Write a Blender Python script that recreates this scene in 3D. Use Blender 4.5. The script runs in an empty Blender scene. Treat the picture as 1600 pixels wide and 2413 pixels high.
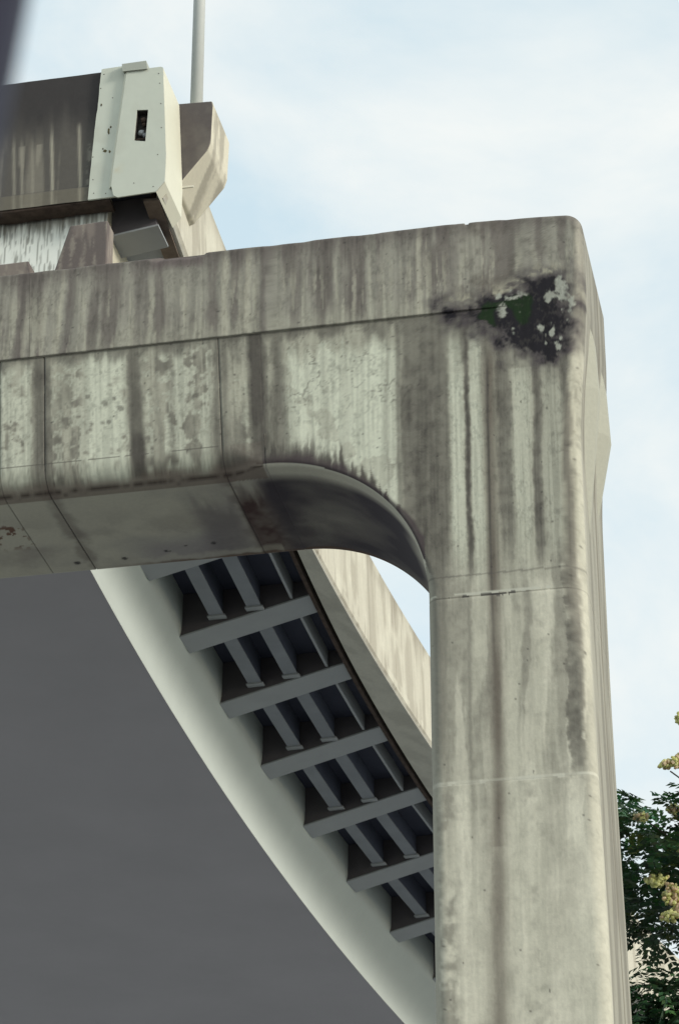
import bpy, bmesh, math, random
import numpy as np
from mathutils import Vector, Matrix
from math import sin, cos, radians, pi, sqrt, atan2

random.seed(7)
rng = np.random.default_rng(7)
scene = bpy.context.scene
COL = scene.collection

# ------------------------------------------------------------------ camera
PITCH = 28.0
cam_d = bpy.data.cameras.new("camera")
cam = bpy.data.objects.new("camera", cam_d)
COL.objects.link(cam)
cam.location = (0, 0, 1.6)
cam.rotation_euler = (radians(90 + PITCH), 0, 0)
cam_d.sensor_fit = 'VERTICAL'
cam_d.sensor_height = 36.0
cam_d.lens = 36.0 * 6700 / 2413
cam_d.clip_end = 3000
cam_d.dof.use_dof = True
cam_d.dof.focus_distance = 37.0
cam_d.dof.aperture_fstop = 4.5
scene.camera = cam

# ------------------------------------------------------------------ light
SUN_EL, SUN_AZ = 17.5, 121.0          # azimuth clockwise from +Y
sd = Vector((sin(radians(SUN_AZ)) * cos(radians(SUN_EL)), cos(radians(SUN_AZ)) * cos(radians(SUN_EL)), sin(radians(SUN_EL))))
sun_d = bpy.data.lights.new("sun", 'SUN')
sun_d.energy = 2.3
sun_d.angle = radians(11)
sun_d.color = (1.0, 0.965, 0.90)
sun = bpy.data.objects.new("sun", sun_d)
COL.objects.link(sun)
sun.rotation_euler = (-sd).to_track_quat('-Z', 'Y').to_euler()

world = bpy.data.worlds.new("World")
scene.world = world
world.use_nodes = True
wt = world.node_tree
wt.nodes.clear()
def wn(t, **k):
    n = wt.nodes.new(t)
    for a, b in k.items(): setattr(n, a, b)
    return n
wo = wn('ShaderNodeOutputWorld'); bg = wn('ShaderNodeBackground'); bg.inputs['Strength'].default_value = 0.1
sky = wn('ShaderNodeTexSky', sky_type='NISHITA', sun_disc=False)
sky.sun_elevation = radians(SUN_EL); sky.sun_rotation = radians(SUN_AZ)
sky.air_density = 1.0; sky.dust_density = 2.0
tc = wn('ShaderNodeTexCoord')
mp = wn('ShaderNodeMapping'); mp.inputs['Scale'].default_value = (1, 1, 1.5); mp.inputs['Location'].default_value = (1.7, 8.2, 3.3)
n1 = wn('ShaderNodeTexNoise'); n1.inputs['Scale'].default_value = 6.5; n1.inputs['Detail'].default_value = 7; n1.inputs['Roughness'].default_value = 0.57; n1.inputs['Distortion'].default_value = 0.25
rp = wn('ShaderNodeValToRGB')
rp.color_ramp.elements[0].position = 0.38; rp.color_ramp.elements[0].color = (0.36, 0.36, 0.36, 1)
rp.color_ramp.elements[1].position = 0.67; rp.color_ramp.elements[1].color = (1, 1, 1, 1)
mx = wn('ShaderNodeMix', data_type='RGBA')
cl = (9.0, 9.4, 9.3, 1.0)
mx.inputs[7].default_value = cl
br = wn('ShaderNodeMix', data_type='RGBA'); br.blend_type = 'ADD'; br.inputs[0].default_value = 1.0
br.inputs[7].default_value = (3.7, 5.4, 6.0, 1)      # haze in the clear patches
L = wt.links.new
L(tc.outputs['Generated'], mp.inputs['Vector']); L(mp.outputs['Vector'], n1.inputs['Vector'])
L(n1.outputs['Fac'], rp.inputs['Fac']); L(rp.outputs['Color'], mx.inputs[0])
L(sky.outputs['Color'], br.inputs[6]); L(br.outputs[2], mx.inputs[6])
L(mx.outputs[2], bg.inputs['Color']); L(bg.outputs['Background'], wo.inputs['Surface'])

vs = scene.view_settings
vs.view_transform = 'Standard'; vs.look = 'None'; vs.exposure = 0.0; vs.gamma = 1.0
vs.use_curve_mapping = False
scene.display_settings.display_device = 'sRGB'

# ------------------------------------------------------------------ helpers
def lin(r, g, b):
    def f(c):
        c /= 255.0
        return c / 12.92 if c <= 0.04045 else ((c + 0.055) / 1.055) ** 2.4
    return (f(r), f(g), f(b))
def nlin(*c): return np.array(lin(*c))

def hash2(ix, iy, seed):
    with np.errstate(over='ignore'):
        h = (ix.astype(np.int64) * 374761393 + iy.astype(np.int64) * 668265263 + seed * 1442695041) & 0xFFFFFFFF
        h = ((h ^ (h >> 13)) * 1274126177) & 0xFFFFFFFF
        h = h ^ (h >> 16)
    return (h & 0xFFFFFF) / float(0xFFFFFF)
def vnoise(x, y, seed=0):
    x = np.asarray(x, float); y = np.asarray(y, float)
    x, y = np.broadcast_arrays(x, y)
    ix = np.floor(x); iy = np.floor(y); fx = x - ix; fy = y - iy
    fx = fx * fx * (3 - 2 * fx); fy = fy * fy * (3 - 2 * fy)
    a = hash2(ix, iy, seed); b = hash2(ix + 1, iy, seed); c = hash2(ix, iy + 1, seed); d = hash2(ix + 1, iy + 1, seed)
    return (a * (1 - fx) + b * fx) * (1 - fy) + (c * (1 - fx) + d * fx) * fy
def fbm(x, y, seed=0, oct=4, gain=0.5):
    t = 0; a = 1; n = 0
    for o in range(oct):
        t = t + a * vnoise(np.asarray(x) * 2 ** o + 17.3 * o, np.asarray(y) * 2 ** o - 9.1 * o, seed + o * 31); n += a; a *= gain
    return t / n
def sstep(a, b, x):
    t = np.clip((np.asarray(x, float) - a) / (b - a), 0, 1); return t * t * (3 - 2 * t)
def band(x, a, b, soft=0.04):
    return sstep(a - soft, a + soft, x) * (1 - sstep(b - soft, b + soft, x))
def mixc(c, col, f):
    f = np.clip(f, 0, 1)[..., None]; return c * (1 - f) + np.asarray(col) * f
def poly_sdf(px, py, poly):
    d = np.full(np.shape(px), 1e9); inside = np.zeros(np.shape(px), bool)
    n = len(poly)
    for i in range(n):
        x0, y0 = poly[i]; x1, y1 = poly[(i + 1) % n]
        ex, ey = x1 - x0, y1 - y0
        t = np.clip(((px - x0) * ex + (py - y0) * ey) / (ex * ex + ey * ey), 0, 1)
        d = np.minimum(d, np.hypot(px - x0 - t * ex, py - y0 - t * ey))
        c = ((y0 > py) != (y1 > py)) & (px < (x1 - x0) * (py - y0) / ((y1 - y0) if y1 != y0 else 1e-9) + x0)
        inside ^= c
    return np.where(inside, -d, d)

def new_mat(name, color=(0.5, 0.5, 0.5), rough=0.85, attr=False, grain=0.12, gscale=9.0, bump=0.15, bscale=60.0, metal=0.0, detail=8, stretch=(1, 1, 1), spec=0.3):
    m = bpy.data.materials.new(name); m.use_nodes = True
    nt = m.node_tree; bs = nt.nodes['Principled BSDF']
    bs.inputs['Roughness'].default_value = rough; bs.inputs['Metallic'].default_value = metal
    bs.inputs['Specular IOR Level'].default_value = spec
    tcn = nt.nodes.new('ShaderNodeTexCoord')
    mpn = nt.nodes.new('ShaderNodeMapping'); mpn.inputs['Scale'].default_value = stretch
    nz = nt.nodes.new('ShaderNodeTexNoise'); nz.inputs['Scale'].default_value = gscale; nz.inputs['Detail'].default_value = detail; nz.inputs['Roughness'].default_value = 0.65
    nt.links.new(tcn.outputs['Object'], mpn.inputs['Vector']); nt.links.new(mpn.outputs['Vector'], nz.inputs['Vector'])
    mr = nt.nodes.new('ShaderNodeMapRange'); mr.inputs[1].default_value = 0.25; mr.inputs[2].default_value = 0.75
    mr.inputs[3].default_value = 1 - grain; mr.inputs[4].default_value = 1 + grain
    nt.links.new(nz.outputs['Fac'], mr.inputs[0])
    vm = nt.nodes.new('ShaderNodeVectorMath'); vm.operation = 'SCALE'
    if attr:
        at = nt.nodes.new('ShaderNodeAttribute'); at.attribute_name = 'Col'
        nt.links.new(at.outputs['Color'], vm.inputs[0])
    else:
        vm.inputs[0].default_value = color[:3]
    nt.links.new(mr.outputs[0], vm.inputs['Scale'])
    nt.links.new(vm.outputs[0], bs.inputs['Base Color'])
    if bump > 0:
        n2 = nt.nodes.new('ShaderNodeTexNoise'); n2.inputs['Scale'].default_value = bscale; n2.inputs['Detail'].default_value = 6
        nt.links.new(tcn.outputs['Object'], n2.inputs['Vector'])
        bp = nt.nodes.new('ShaderNodeBump'); bp.inputs['Strength'].default_value = bump; bp.inputs['Distance'].default_value = 0.02
        nt.links.new(n2.outputs['Fac'], bp.inputs['Height']); nt.links.new(bp.outputs['Normal'], bs.inputs['Normal'])
    return m

M_CONC = new_mat('weathered_concrete', attr=True, grain=0.07, gscale=17, bump=0.08, bscale=45)
M_STEEL = new_mat('painted_steel', color=(0.55, 0.59, 0.54), rough=0.55, grain=0.04, gscale=1.2, bump=0.0)
M_BRACK = new_mat('bracket_paint', color=(0.32, 0.335, 0.34), rough=0.6, grain=0.06, gscale=2.0, bump=0.0)
M_BRACKDARK = new_mat('bracket_web_shade', color=(0.105, 0.095, 0.10), rough=0.7, grain=0.15, gscale=2.0, bump=0.0)  # bracket paint darkened, puts the recess shade into the web colour
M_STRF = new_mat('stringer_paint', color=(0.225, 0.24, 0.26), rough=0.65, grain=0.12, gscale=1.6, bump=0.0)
M_STRWEB = new_mat('stringer_web_shade', color=(0.10, 0.11, 0.145), rough=0.7, grain=0.15, gscale=2.0, bump=0.0)  # darker, bluer than the flange to paint in shade on stringer sides
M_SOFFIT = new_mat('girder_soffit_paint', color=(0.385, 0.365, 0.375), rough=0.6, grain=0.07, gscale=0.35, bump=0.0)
M_DECKUNDER = new_mat('deck_underside_shade', color=(0.05, 0.055, 0.08), rough=0.8, grain=0.15, gscale=1.5, bump=0.0)  # near-black blue stands in for the shade between the ribs
M_WHITE = new_mat('white_sheet_metal', attr=True, rough=0.5, grain=0.03, gscale=6, bump=0.03, bscale=8)
M_DARK = new_mat('dark_cavity', color=(0.02, 0.02, 0.022), bump=0)
M_POLE = new_mat('galvanised_pole', color=(0.62, 0.64, 0.60), rough=0.45, grain=0.04, bump=0, spec=0.5)
M_POST = new_mat('dark_post_paint', color=(0.010, 0.009, 0.022), rough=0.6, bump=0)
M_ASPH = new_mat('asphalt', color=(0.12, 0.12, 0.12), rough=0.9, grain=0.25, gscale=0.6, bump=0.2, bscale=50)
M_PAVE = new_mat('paving', color=(0.285, 0.285, 0.285), rough=0.9, grain=0.2, gscale=1.1, bump=0.2)
M_BARK = new_mat('bark', color=(0.06, 0.05, 0.04), rough=0.95, grain=0.3, gscale=12, bump=0.5)

def leaf_mat(name, c1, c2, trans=0.28):
    m = bpy.data.materials.new(name); m.use_nodes = True; nt = m.node_tree; bs = nt.nodes['Principled BSDF']
    at = nt.nodes.new('ShaderNodeAttribute'); at.attribute_name = 'Col'
    nt.links.new(at.outputs['Color'], bs.inputs['Base Color']); bs.inputs['Roughness'].default_value = 0.55
    tr = nt.nodes.new('ShaderNodeBsdfTranslucent'); nt.links.new(at.outputs['Color'], tr.inputs['Color'])
    ms = nt.nodes.new('ShaderNodeMixShader'); ms.inputs[0].default_value = trans
    nt.links.new(bs.outputs[0], ms.inputs[1]); nt.links.new(tr.outputs[0], ms.inputs[2])
    nt.links.new(ms.outputs[0], nt.nodes['Material Output'].inputs['Surface'])
    return m
M_LEAF = leaf_mat('foliage', None, None); M_POD = leaf_mat('seed_pods', None, None, 0.45)

def empty(name, loc=(0, 0, 0), rz=0, **props):
    o = bpy.data.objects.new(name, None); COL.objects.link(o); o.location = loc; o.rotation_euler = (0, 0, rz)
    for k, v in props.items(): o[k] = v
    return o
def mesh_obj(name, verts, faces, mat, parent=None, colors=None, smooth=False, smooth_angle=None):
    me = bpy.data.meshes.new(name)
    verts = np.asarray(verts, dtype=np.float32).reshape(-1, 3)
    if isinstance(faces, np.ndarray):
        nf, k = faces.shape
        me.vertices.add(len(verts)); me.vertices.foreach_set('co', verts.ravel())
        me.loops.add(nf * k); me.loops.foreach_set('vertex_index', faces.astype(np.int32).ravel())
        me.polygons.add(nf); me.polygons.foreach_set('loop_start', np.arange(0, nf * k, k, dtype=np.int32))
        me.update(calc_edges=True)
    else:
        me.from_pydata(verts.tolist(), [], faces); me.update()
    if colors is not None:
        ca = me.color_attributes.new('Col', 'FLOAT_COLOR', 'POINT')
        c4 = np.ones((len(verts), 4), np.float32); c4[:, :3] = np.asarray(colors).reshape(-1, 3)
        ca.data.foreach_set('color', c4.ravel())
    if smooth: me.polygons.foreach_set('use_smooth', np.ones(len(me.polygons), bool))
    me.materials.append(mat)
    o = bpy.data.objects.new(name, me); COL.objects.link(o)
    if parent is not None: o.parent = parent
    return o
def add_obj(name, me, parent=None, loc=(0, 0, 0)):
    o = bpy.data.objects.new(name, me); COL.objects.link(o); o.parent = parent; o.location = loc; return o
def grid_faces(n, m, wrap=False, flip=False):
    i = np.arange(n - 1)[:, None]; mm = m if wrap else m - 1
    j = np.arange(mm)[None, :]; j2 = (j + 1) % m
    f = np.stack([i * m + j, i * m + j2, (i + 1) * m + j2, (i + 1) * m + j], -1).reshape(-1, 4)
    return f[:, ::-1] if flip else f
def prism(poly, y0, y1, axis='y'):
    """polygon in (a, z) extruded along local y; returns verts, faces"""
    n = len(poly)
    v = [(a, y0, z) for a, z in poly] + [(a, y1, z) for a, z in poly]
    f = [list(range(n))[::-1], list(range(n, 2 * n))] + [[i, (i + 1) % n, n + (i + 1) % n, n + i] for i in range(n)]
    return v, f
def bevel_obj(o, w, seg=2):
    bm = bmesh.new(); bm.from_mesh(o.data); bmesh.ops.recalc_face_normals(bm, faces=bm.faces)
    bmesh.ops.bevel(bm, geom=list(bm.edges), offset=w, segments=seg, affect='EDGES', profile=0.5); bm.to_mesh(o.data); bm.free()
def fix_normals(o):
    bm = bmesh.new(); bm.from_mesh(o.data); bmesh.ops.recalc_face_normals(bm, faces=bm.faces); bm.to_mesh(o.data); bm.free()

# ------------------------------------------------------------------ concrete weathering (albedo of stains, local s / z)
C_CLEAN = nlin(206, 208, 190); C_MID = nlin(176, 174, 158); C_GREY = nlin(134, 131, 120); C_DARK = nlin(88, 84, 78)
C_DEEP = nlin(58, 54, 54); C_BLACK = nlin(26, 23, 30); C_MOSS = nlin(24, 44, 18); C_LIME = nlin(176, 178, 166); C_UNDER = nlin(150, 145, 133)
C_RUST = nlin(96, 58, 42)
MOSS = [(.31, 21.60), (.76, 21.64), (1.16, 21.76), (1.45, 21.92), (1.62, 21.98), (1.88, 21.95), (1.93, 21.57), (1.92, 21.05), (1.72, 20.74), (1.38, 20.84), (1.04, 21.0), (.93, 21.2), (.62, 21.33), (.4, 21.45)]
LIMES = [(1.86, 21.75, .10, .22), (1.93, 21.45, .07, .22), (1.72, 21.62, .10, .10), (1.22, 21.72, .22, .07), (1.05, 21.52, .07, .10), (1.28, 21.44, .05, .04), (1.42, 21.08, .11, .14), (1.55, 21.22, .05, .1), (1.62, 21.42, .08, .05), (1.70, 21.08, .04, .13), (1.2, 21.18, .03, .05), (1.33, 21.0, .05, .03), (1.78, 20.92, .05, .1), (1.62, 21.0, .02, .08)]
def conc(s, z, top=False):
    s = np.asarray(s, float); z = np.asarray(z, float)
    w = (fbm(z * 0.9, s * 1.3, 5, 3) - 0.5) * 0.10 + (fbm(s * 18, z * 12, 6, 4) - .5) * .035
    ss = s + w
    st = fbm(ss * 9, z * 0.55, 11, 4); st2 = fbm(ss * 26, z * 1.6, 21, 3); bl = fbm(s * 1.6, z * 1.3, 31, 5); mot = fbm(s * 9, z * 9, 41, 4)
    fine = fbm(s * 40, z * 30, 51, 2)
    beamy = sstep(-0.1, -0.5, s)
    c = np.broadcast_to(C_MID, s.shape + (3,)).copy()
    # ---- beam face under the coping: pale patches and dark runs
    dz = 21.56 - z
    pale = np.clip(band(ss, -1.88, -0.33, .06) * (0.5 + 1.1 * (bl > .35) * 0.6) * sstep(.12, .55, dz + (st - .5) * .9), 0, 1)
    pale = np.maximum(pale, 0.75 * band(ss, -3.7, -2.8, .1) * sstep(.45, .55, mot * .4 + st * .6))
    pale = np.maximum(pale, 0.95 * band(ss, -4.55, -3.93, .12) * sstep(.36, .5, mot * .45 + bl * .6))
    pale = np.maximum(pale, 0.8 * band(ss, -5.75, -5.28, .05) * sstep(.36, .5, mot * .45 + st * .5))
    pale = np.maximum(pale, 0.7 * band(ss, -5.0, -4.5, .08) * sstep(.45, .56, mot * .45 + st * .5))
    pale = np.maximum(pale, 0.55 * band(ss, -2.5, -2.05, .05) * sstep(.45, .6, mot * .4 + st * .6) * (z < 20.9))
    pale *= beamy * (z < 21.56)
    c = mixc(c, C_CLEAN, pale)
    dirt = 0.55 * (1 - pale) * sstep(.35, .65, st * .6 + bl * .5)
    for a, b, k, sf in ((-5.82, -5.72, .5, .02), (-5.27, -4.98, .75, .05), (-4.9, -4.8, .3, .04), (-3.93, -3.72, .85, .035), (-3.56, -3.46, .45, .03), (-3.38, -3.30, .45, .03), (-2.80, -2.55, .5, .04), (-2.3, -2.05, .85, .05), (-2.0, -1.8, .6, .06), (-1.55, -1.5, .25, .02), (-1.32, -1.27, .3, .03), (-1.1, -1.0, .25, .03), (-.52, -.47, .4, .02), (-.38, -.3, .5, .03)):
        br_ = .65 + .7 * vnoise(z * 1.7, np.full_like(z, a * 3.1), 77)
        dirt = np.maximum(dirt, .88 * k * br_ * band(ss, a, b, sf * 1.7) * (z < 21.6))
    # under the coping drip line, and above the arris
    dirt = np.maximum(dirt, .6 * sstep(.30, .02, dz - (st - .5) * .45) * (dz > 0) * beamy)
    ca_ = np.clip(1 - np.clip(s, -2.12, 0) / -2.12, -1, 1); zin = 17.45 + 2.08 * np.sqrt(np.clip(1 - ca_ ** 2, 0, 1)); zin = np.where(s < -2.12, 19.53, zin)
    low = sstep(.62 * sstep(-.3, -2.2, s) + .12, .02, z - zin + (st2 - .5) * .5 + (bl - .5) * .3) * band(s, -2.78, -0.1, .08)
    dirt = np.maximum(dirt * (.62 + .76 * fbm(s * 5, z * 3.2, 8, 4)), .95 * low)
    # ---- knee: dark vertical zones, broken pale runs
    knee = sstep(-.38, -.22, ss) * sstep(16.6, 18.6, z) * (z < 21.62)
    kd = .54 * band(ss, -.34, .33, .10) + .75 * band(ss, .53, .60, .03) + .5 * band(ss, .95, 1.14, .05) + .6 * band(ss, 1.41, 1.52, .04) + .38 * band(ss, 1.14, 1.4, .06) * (z > 20.6) + .3 * band(ss, 1.52, 1.86, .05)
    kd = kd * (.45 + .8 * st + .6 * mot) + .3 * (bl - .4)
    fadeup = .6 * sstep(20.0, 21.4, z + (bl - .5))
    kd = np.maximum(kd, fadeup * band(ss, -.4, 2.2, .1))
    dirt = np.where(knee > 0, dirt * (1 - knee) + knee * np.clip(kd, 0, 1), dirt)
    kp = (band(ss, .34, .52, .045) + band(ss, .61, .76, .03)) * .85 * sstep(21.5, 20.9, z) + band(ss, 1.16, 1.38, .06) * .5 * sstep(20.9, 20.3, z) + band(ss, 1.54, 1.8, .06) * .42 * sstep(20.7, 20.2, z)
    c = mixc(c, C_CLEAN, knee * kp * (.35 + .9 * mot)); dirt *= 1 - .85 * np.clip(knee * kp, 0, 1)
    # ---- column shaft
    sh = sstep(18.3, 17.2, z) * (s > -.2)
    c = mixc(c, nlin(218, 214, 196), sh * .45 * band(ss, .32, .44, .03)); pale2 = sh * (.4 + .35 * sstep(.4, .6, bl) + .25 * sstep(.4, .6, st)) ; c = mixc(c, nlin(218, 214, 196), pale2)
    sd_ = .42 * sstep(.26 + .1 * (bl - .5), .10, s) * (.4 + mot) * sstep(9, 14.5, z)
    sd_ = np.maximum(sd_, .42 * band(ss, .0, .32, .10) * sstep(.42, .66, bl * .6 + mot * .4))
    sd_ = np.maximum(sd_, .45 * band(ss, .46, .56, .05) * sstep(12, 15.5, z))
    sd_ = np.maximum(sd_, .50 * band(ss, -.1, .28, .07) * sstep(12.5, 15.5, z) * (.5 + st))
    sd_ = np.maximum(sd_, .34 * band(ss, 1.16, 1.30, .07) * sstep(14.5, 17, z))
    sd_ = np.maximum(sd_, .45 * sstep(.13, .05, s + (mot - .5) * .08))
    sd_ = np.maximum(sd_, .26 * band(ss, 1.12, 1.45, .14) * sstep(.42, .66, bl * .5 + mot * .5))
    sd_ = np.maximum(sd_, (.62 * sstep(14.2, 15.4, z)) * band(ss + (mot - .5) * .12, 1.70, 1.92, .05) * (.5 + mot))
    sd_ = np.maximum(sd_, .20 * sstep(.48, .7, fbm(s * 2.4, z * .9, 63, 4)))
    sd_ = np.maximum(sd_, .40 * sstep(.46, .66, fbm(ss * 5, z * .35, 65, 4)) * sstep(10.5, 16.5, z) * (.8 + .4 * mot))
    dirt = dirt * (1 - sh) + sh * sd_
    c = mixc(c, C_GREY * .96, np.clip(dirt, 0, .5) * 1.4)
    c = mixc(c, C_DARK, np.clip(dirt - .25, 0, 1) * 1.45)
    # the long rust-brown run down knee and shaft
    wdt = .10 + .05 * sstep(16, 12, z)
    cen = .845 - .07 * sstep(16.5, 12, z) + .025 * (vnoise(z * .8, z * 0, 91) - .5) + .02 * sstep(18, 21, z)
    run = np.exp(-((s - cen) / wdt) ** 2 * 1.3) * sstep(21.3, 20.6, z)
    run *= (.80 + .35 * vnoise(z * 2.2, s * 3, 93)) * np.where(z < 14, .8, 1.0)
    c = mixc(c, nlin(98, 89, 80), run * .85)
    run2 = np.exp(-((s - cen + .03) / .02) ** 2) * sstep(21, 20.5, z) * sstep(15.5, 18.0, z)
    c = mixc(c, C_DEEP, run2 * .65)
    # right arris of knee and column
    c = mixc(c, C_DARK, .55 * band(ss, 1.80, 1.90, .03) * sstep(17.2, 18.2, z) * (1 - sstep(20.6, 21.2, z)) * (.5 + st))
    c = mixc(c, nlin(190, 188, 172), .6 * sstep(1.90, 1.97, s + (mot - .5) * .02) * sstep(21.6, 20.8, z))
    # ---- coping
    cop = sstep(21.555, 21.565, z)
    cs = fbm(ss * 7, z * .35, 71, 4); cs2 = fbm(ss * 22, z * .8, 73, 3)
    cc = np.broadcast_to(nlin(150, 147, 136), s.shape + (3,)).copy()
    cc = mixc(cc, nlin(114, 108, 102), sstep(.42, .60, cs * .7 + bl * .3) * .9)
    cc = mixc(cc, nlin(178, 175, 158), sstep(.56, .66, cs2) * .5 * sstep(22.7, 22.2, z))
    cc = mixc(cc, nlin(170, 168, 152), .45 * sstep(21.95, 21.6, z + (cs - .5) * .5) * (1 - sstep(-4.0, -5.2, s)))
    for a, b, k in ((-4.95, -4.86, .5), (-3.95, -3.75, .5), (-2.2, -2.1, .55), (-1.35, -1.3, .4), (-.62, -.56, .5), (.35, .5, .35), (-5.6, -5.5, .4)):
        cc = mixc(cc, nlin(96, 88, 86), k * band(ss, a, b, .04) * (.6 + .7 * vnoise(z * 2, z * 0 + a, 79)))
    for a, b, k in ((-2.75, -2.66, .5), (-2.4, -2.33, .5), (-.05, .02, .5), (.08, .1, .4), (-5.05, -5.0, .5)):
        cc = mixc(cc, nlin(190, 186, 168), k * band(ss, a, b, .02))
    cc = mixc(cc, nlin(92, 84, 82), .6 * sstep(22.62, 22.93, z + (cs2 - .5) * .3))
    cc = mixc(cc, nlin(104, 98, 90), .6 * band(s, .5, 2.1, .3) * sstep(.40, .6, bl * .6 + mot * .4))
    cc = mixc(cc, nlin(104, 92, 92), .7 * band(s, -3.75, -3.0, .1) * sstep(22.65, 22.8, z + (bl - .5) * .25))
    c = c * (1 - cop[..., None]) + cc * cop[..., None]
    # ---- moss, black growth and lime deposits
    dm = poly_sdf(s, z, MOSS) + (fbm(s * 6, z * 6, 101, 5) - .5) * .62 + .03 + .10 * sstep(21.85, 22.05, z)
    dmx = poly_sdf(s, z, MOSS)
    near = (dmx < 0.7)
    halo = sstep(.40, .02, dm) * near
    c = mixc(c, nlin(78, 72, 74), halo * .9 * (.5 + .9 * mot))
    up = band(s, .35, 1.85, .15) * sstep(.0, .06, dmx) * sstep(.28, .06, dmx) * (z > 21.6)
    c = mixc(c, nlin(168, 164, 146), up * sstep(.42, .6, mot) * .9)
    c = mixc(c, C_BLACK, sstep(.08, -.10, dm + (fbm(s * 30, z * 30, 103, 3) - .5) * .22) * near * .97)
    grn = near * sstep(.0, -.05, dm) * np.clip(np.exp(-((s - .84) / .12) ** 2 - ((z - 21.3) / .3) ** 2) + np.exp(-((s - 1.33) / .13) ** 2 - ((z - 21.5) / .25) ** 2) + .5 * np.exp(-((s - 1.15) / .3) ** 2 - ((z - 21.6) / .08) ** 2), 0, 1)
    c = mixc(c, C_MOSS, sstep(.25, .5, grn * (.5 + mot)))
    for (a, b, ra, rb) in [q for i, q in enumerate(LIMES) if i not in (6, 8, 11)]:
        dd = ((s - a) / ra) ** 2 + ((z - b) / rb) ** 2 + (fbm(s * 12, z * 12, 111, 4) - .5) * 5.5 + .25
        c = mixc(c, C_LIME * (.75 + .4 * mot)[..., None], sstep(1.1, .2, dd) * .85)
    # chipped spots on the left panel
    for (a, b, r) in ((-4.26, 20.72, .05), (-4.12, 20.78, .04), (-4.3, 20.42, .045), (-4.22, 20.44, .04), (-4.05, 20.62, .05), (-4.45, 20.43, .03), (-3.02, 21.3, .05), (-3.0, 20.7, .05), (-4.0, 21.85, .012), (-4.5, 20.86, .04), (-4.8, 20.5, .08)):
        dd = np.hypot(s - a, z - b) / r + (fbm(s * 20, z * 20, 121, 2) - .5) * 1.2
        c = mixc(c, C_DARK, sstep(1.2, .5, dd) * .6)
    # hairline cracks in the pale patch
    cr = np.abs(fbm(s * 2.4, z * 2.4, 131, 4) - .5)
    c = mixc(c, C_DARK, sstep(.008, .002, cr) * .55 * band(s, -2.0, .0, .1) * (z < 21.3) * (z > 20.2))
    c = mixc(c, C_DARK, sstep(.60, .70, fine * .55 + mot * .5) * (.10 + .15 * sstep(17.2, 18.5, z)))
    hf = fbm(s * 34, z * .9, 141, 4); hf2 = fbm(s * 45, z * 14.0, 143, 3)
    amt = .13 * sstep(16.8, 18.2, z) + .05
    c = c * (1 - amt * sstep(.46, .66, hf) * (.4 + .9 * bl) + amt * .35 * sstep(.5, .3, hf))[..., None]
    c = c * (1 - (.08 + .10 * sstep(17.2, 18.5, z)) * sstep(.52, .70, hf2) * sstep(.4, .6, mot))[..., None]
    # air pores and tie holes
    cx_ = np.floor(s / .11); cz_ = np.floor(z / .11); px_ = (cx_ + .2 + .6 * hash2(cx_, cz_, 5)) * .11; pz_ = (cz_ + .2 + .6 * hash2(cx_, cz_, 6)) * .11
    pore = (hash2(cx_, cz_, 7) < .04) * (np.hypot(s - px_, z - pz_) < .013)
    c = mixc(c, C_DEEP, pore * .6)
    c = c * (0.93 + .14 * fine)[..., None] * np.array([1.0, .99, .965])
    return c

# ------------------------------------------------------------------ frame of the portal
PHI = radians(11.7)
P0 = Vector((1.1, 32.0, 0.0))
EX = Vector((cos(PHI), -sin(PHI), 0)); EY = Vector((sin(PHI), cos(PHI), 0))
def to_local(x, y):
    dx = x - P0.x; dy = y - P0.y
    return dx * EX.x + dy * EX.y, dx * EY.x + dy * EY.y
def to_world(s, o):
    return P0.x + s * EX.x + o * EY.x, P0.y + s * EX.y + o * EY.y

# ------------------------------------------------------------------ ground
gx = empty  # keep name space tidy
def sheet(name, x0, x1, y0, y1, z, mat, n=2):
    xs = np.linspace(x0, x1, n); ys = np.linspace(y0, y1, n)
    X, Y = np.meshgrid(xs, ys, indexing='ij')
    o = mesh_obj(name, np.stack([X, Y, np.full_like(X, z)], -1), grid_faces(n, n), mat)
    fix_normals(o)
    if o.data.polygons[0].normal.z < 0: o.data.flip_normals()
    o['kind'] = 'structure'; return o
sheet('ground', -1200, 1200, -1200, 1200, 0.0, M_PAVE)
sheet('road', -300, 300, 6, 28, 0.004, M_ASPH)

# ------------------------------------------------------------------ portal frame
portal = empty('portal_pier', (P0.x, P0.y, 0), -PHI, label='stained concrete portal pier with a rounded knee and mossy upper corner, carrying the viaduct end', category='bridge pier')
D = 2.5; ZT = 22.93; ZB = 19.53; WC = 2.15
SEAMS = [-5.72, -5.10, -2.68, -2.12]
GR = {-5.72: .012, -5.10: .018, -2.68: .014, -2.12: .003}
def lean(s, z):
    return -0.055 * (z - 19.6) * sstep(-.6, -2.6, s)
def WZ(z):
    return float(2.06 - .07 * sstep(11.5, 17.5, z) + .16 * sstep(19.3, 22.0, z))
# path rows: (inner point, outer point, r_inner, r_outer, sCol, groove, tag)
rows = []
def seamrows(v0, v1, step, seams):
    pts = list(np.arange(v0, v1, step)) + [v1]
    for q in seams:
        pts = [p for p in pts if abs(p - q) > .022] + [q - .014, q, q + .014]
    return sorted(pts)
z_ar = 17.45; s_ar = -2.12
zz = sorted(set([round(x, 3) for x in np.arange(0.0, 11.2, .4)] + seamrows(11.2, z_ar, .022, [14.84, 17.36])))
for z in zz:
    g = 0
    if abs(z - 14.84) < 1e-6: g = .002
    if abs(z - 17.36) < 1e-6: g = .006
    rows.append(((0, z), (WZ(z), z), .16, .15 + .13 * float(sstep(16.2, 17.4, z)), g, 0 if z < 14.84 else (1 if z < 17.36 else 2)))
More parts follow.
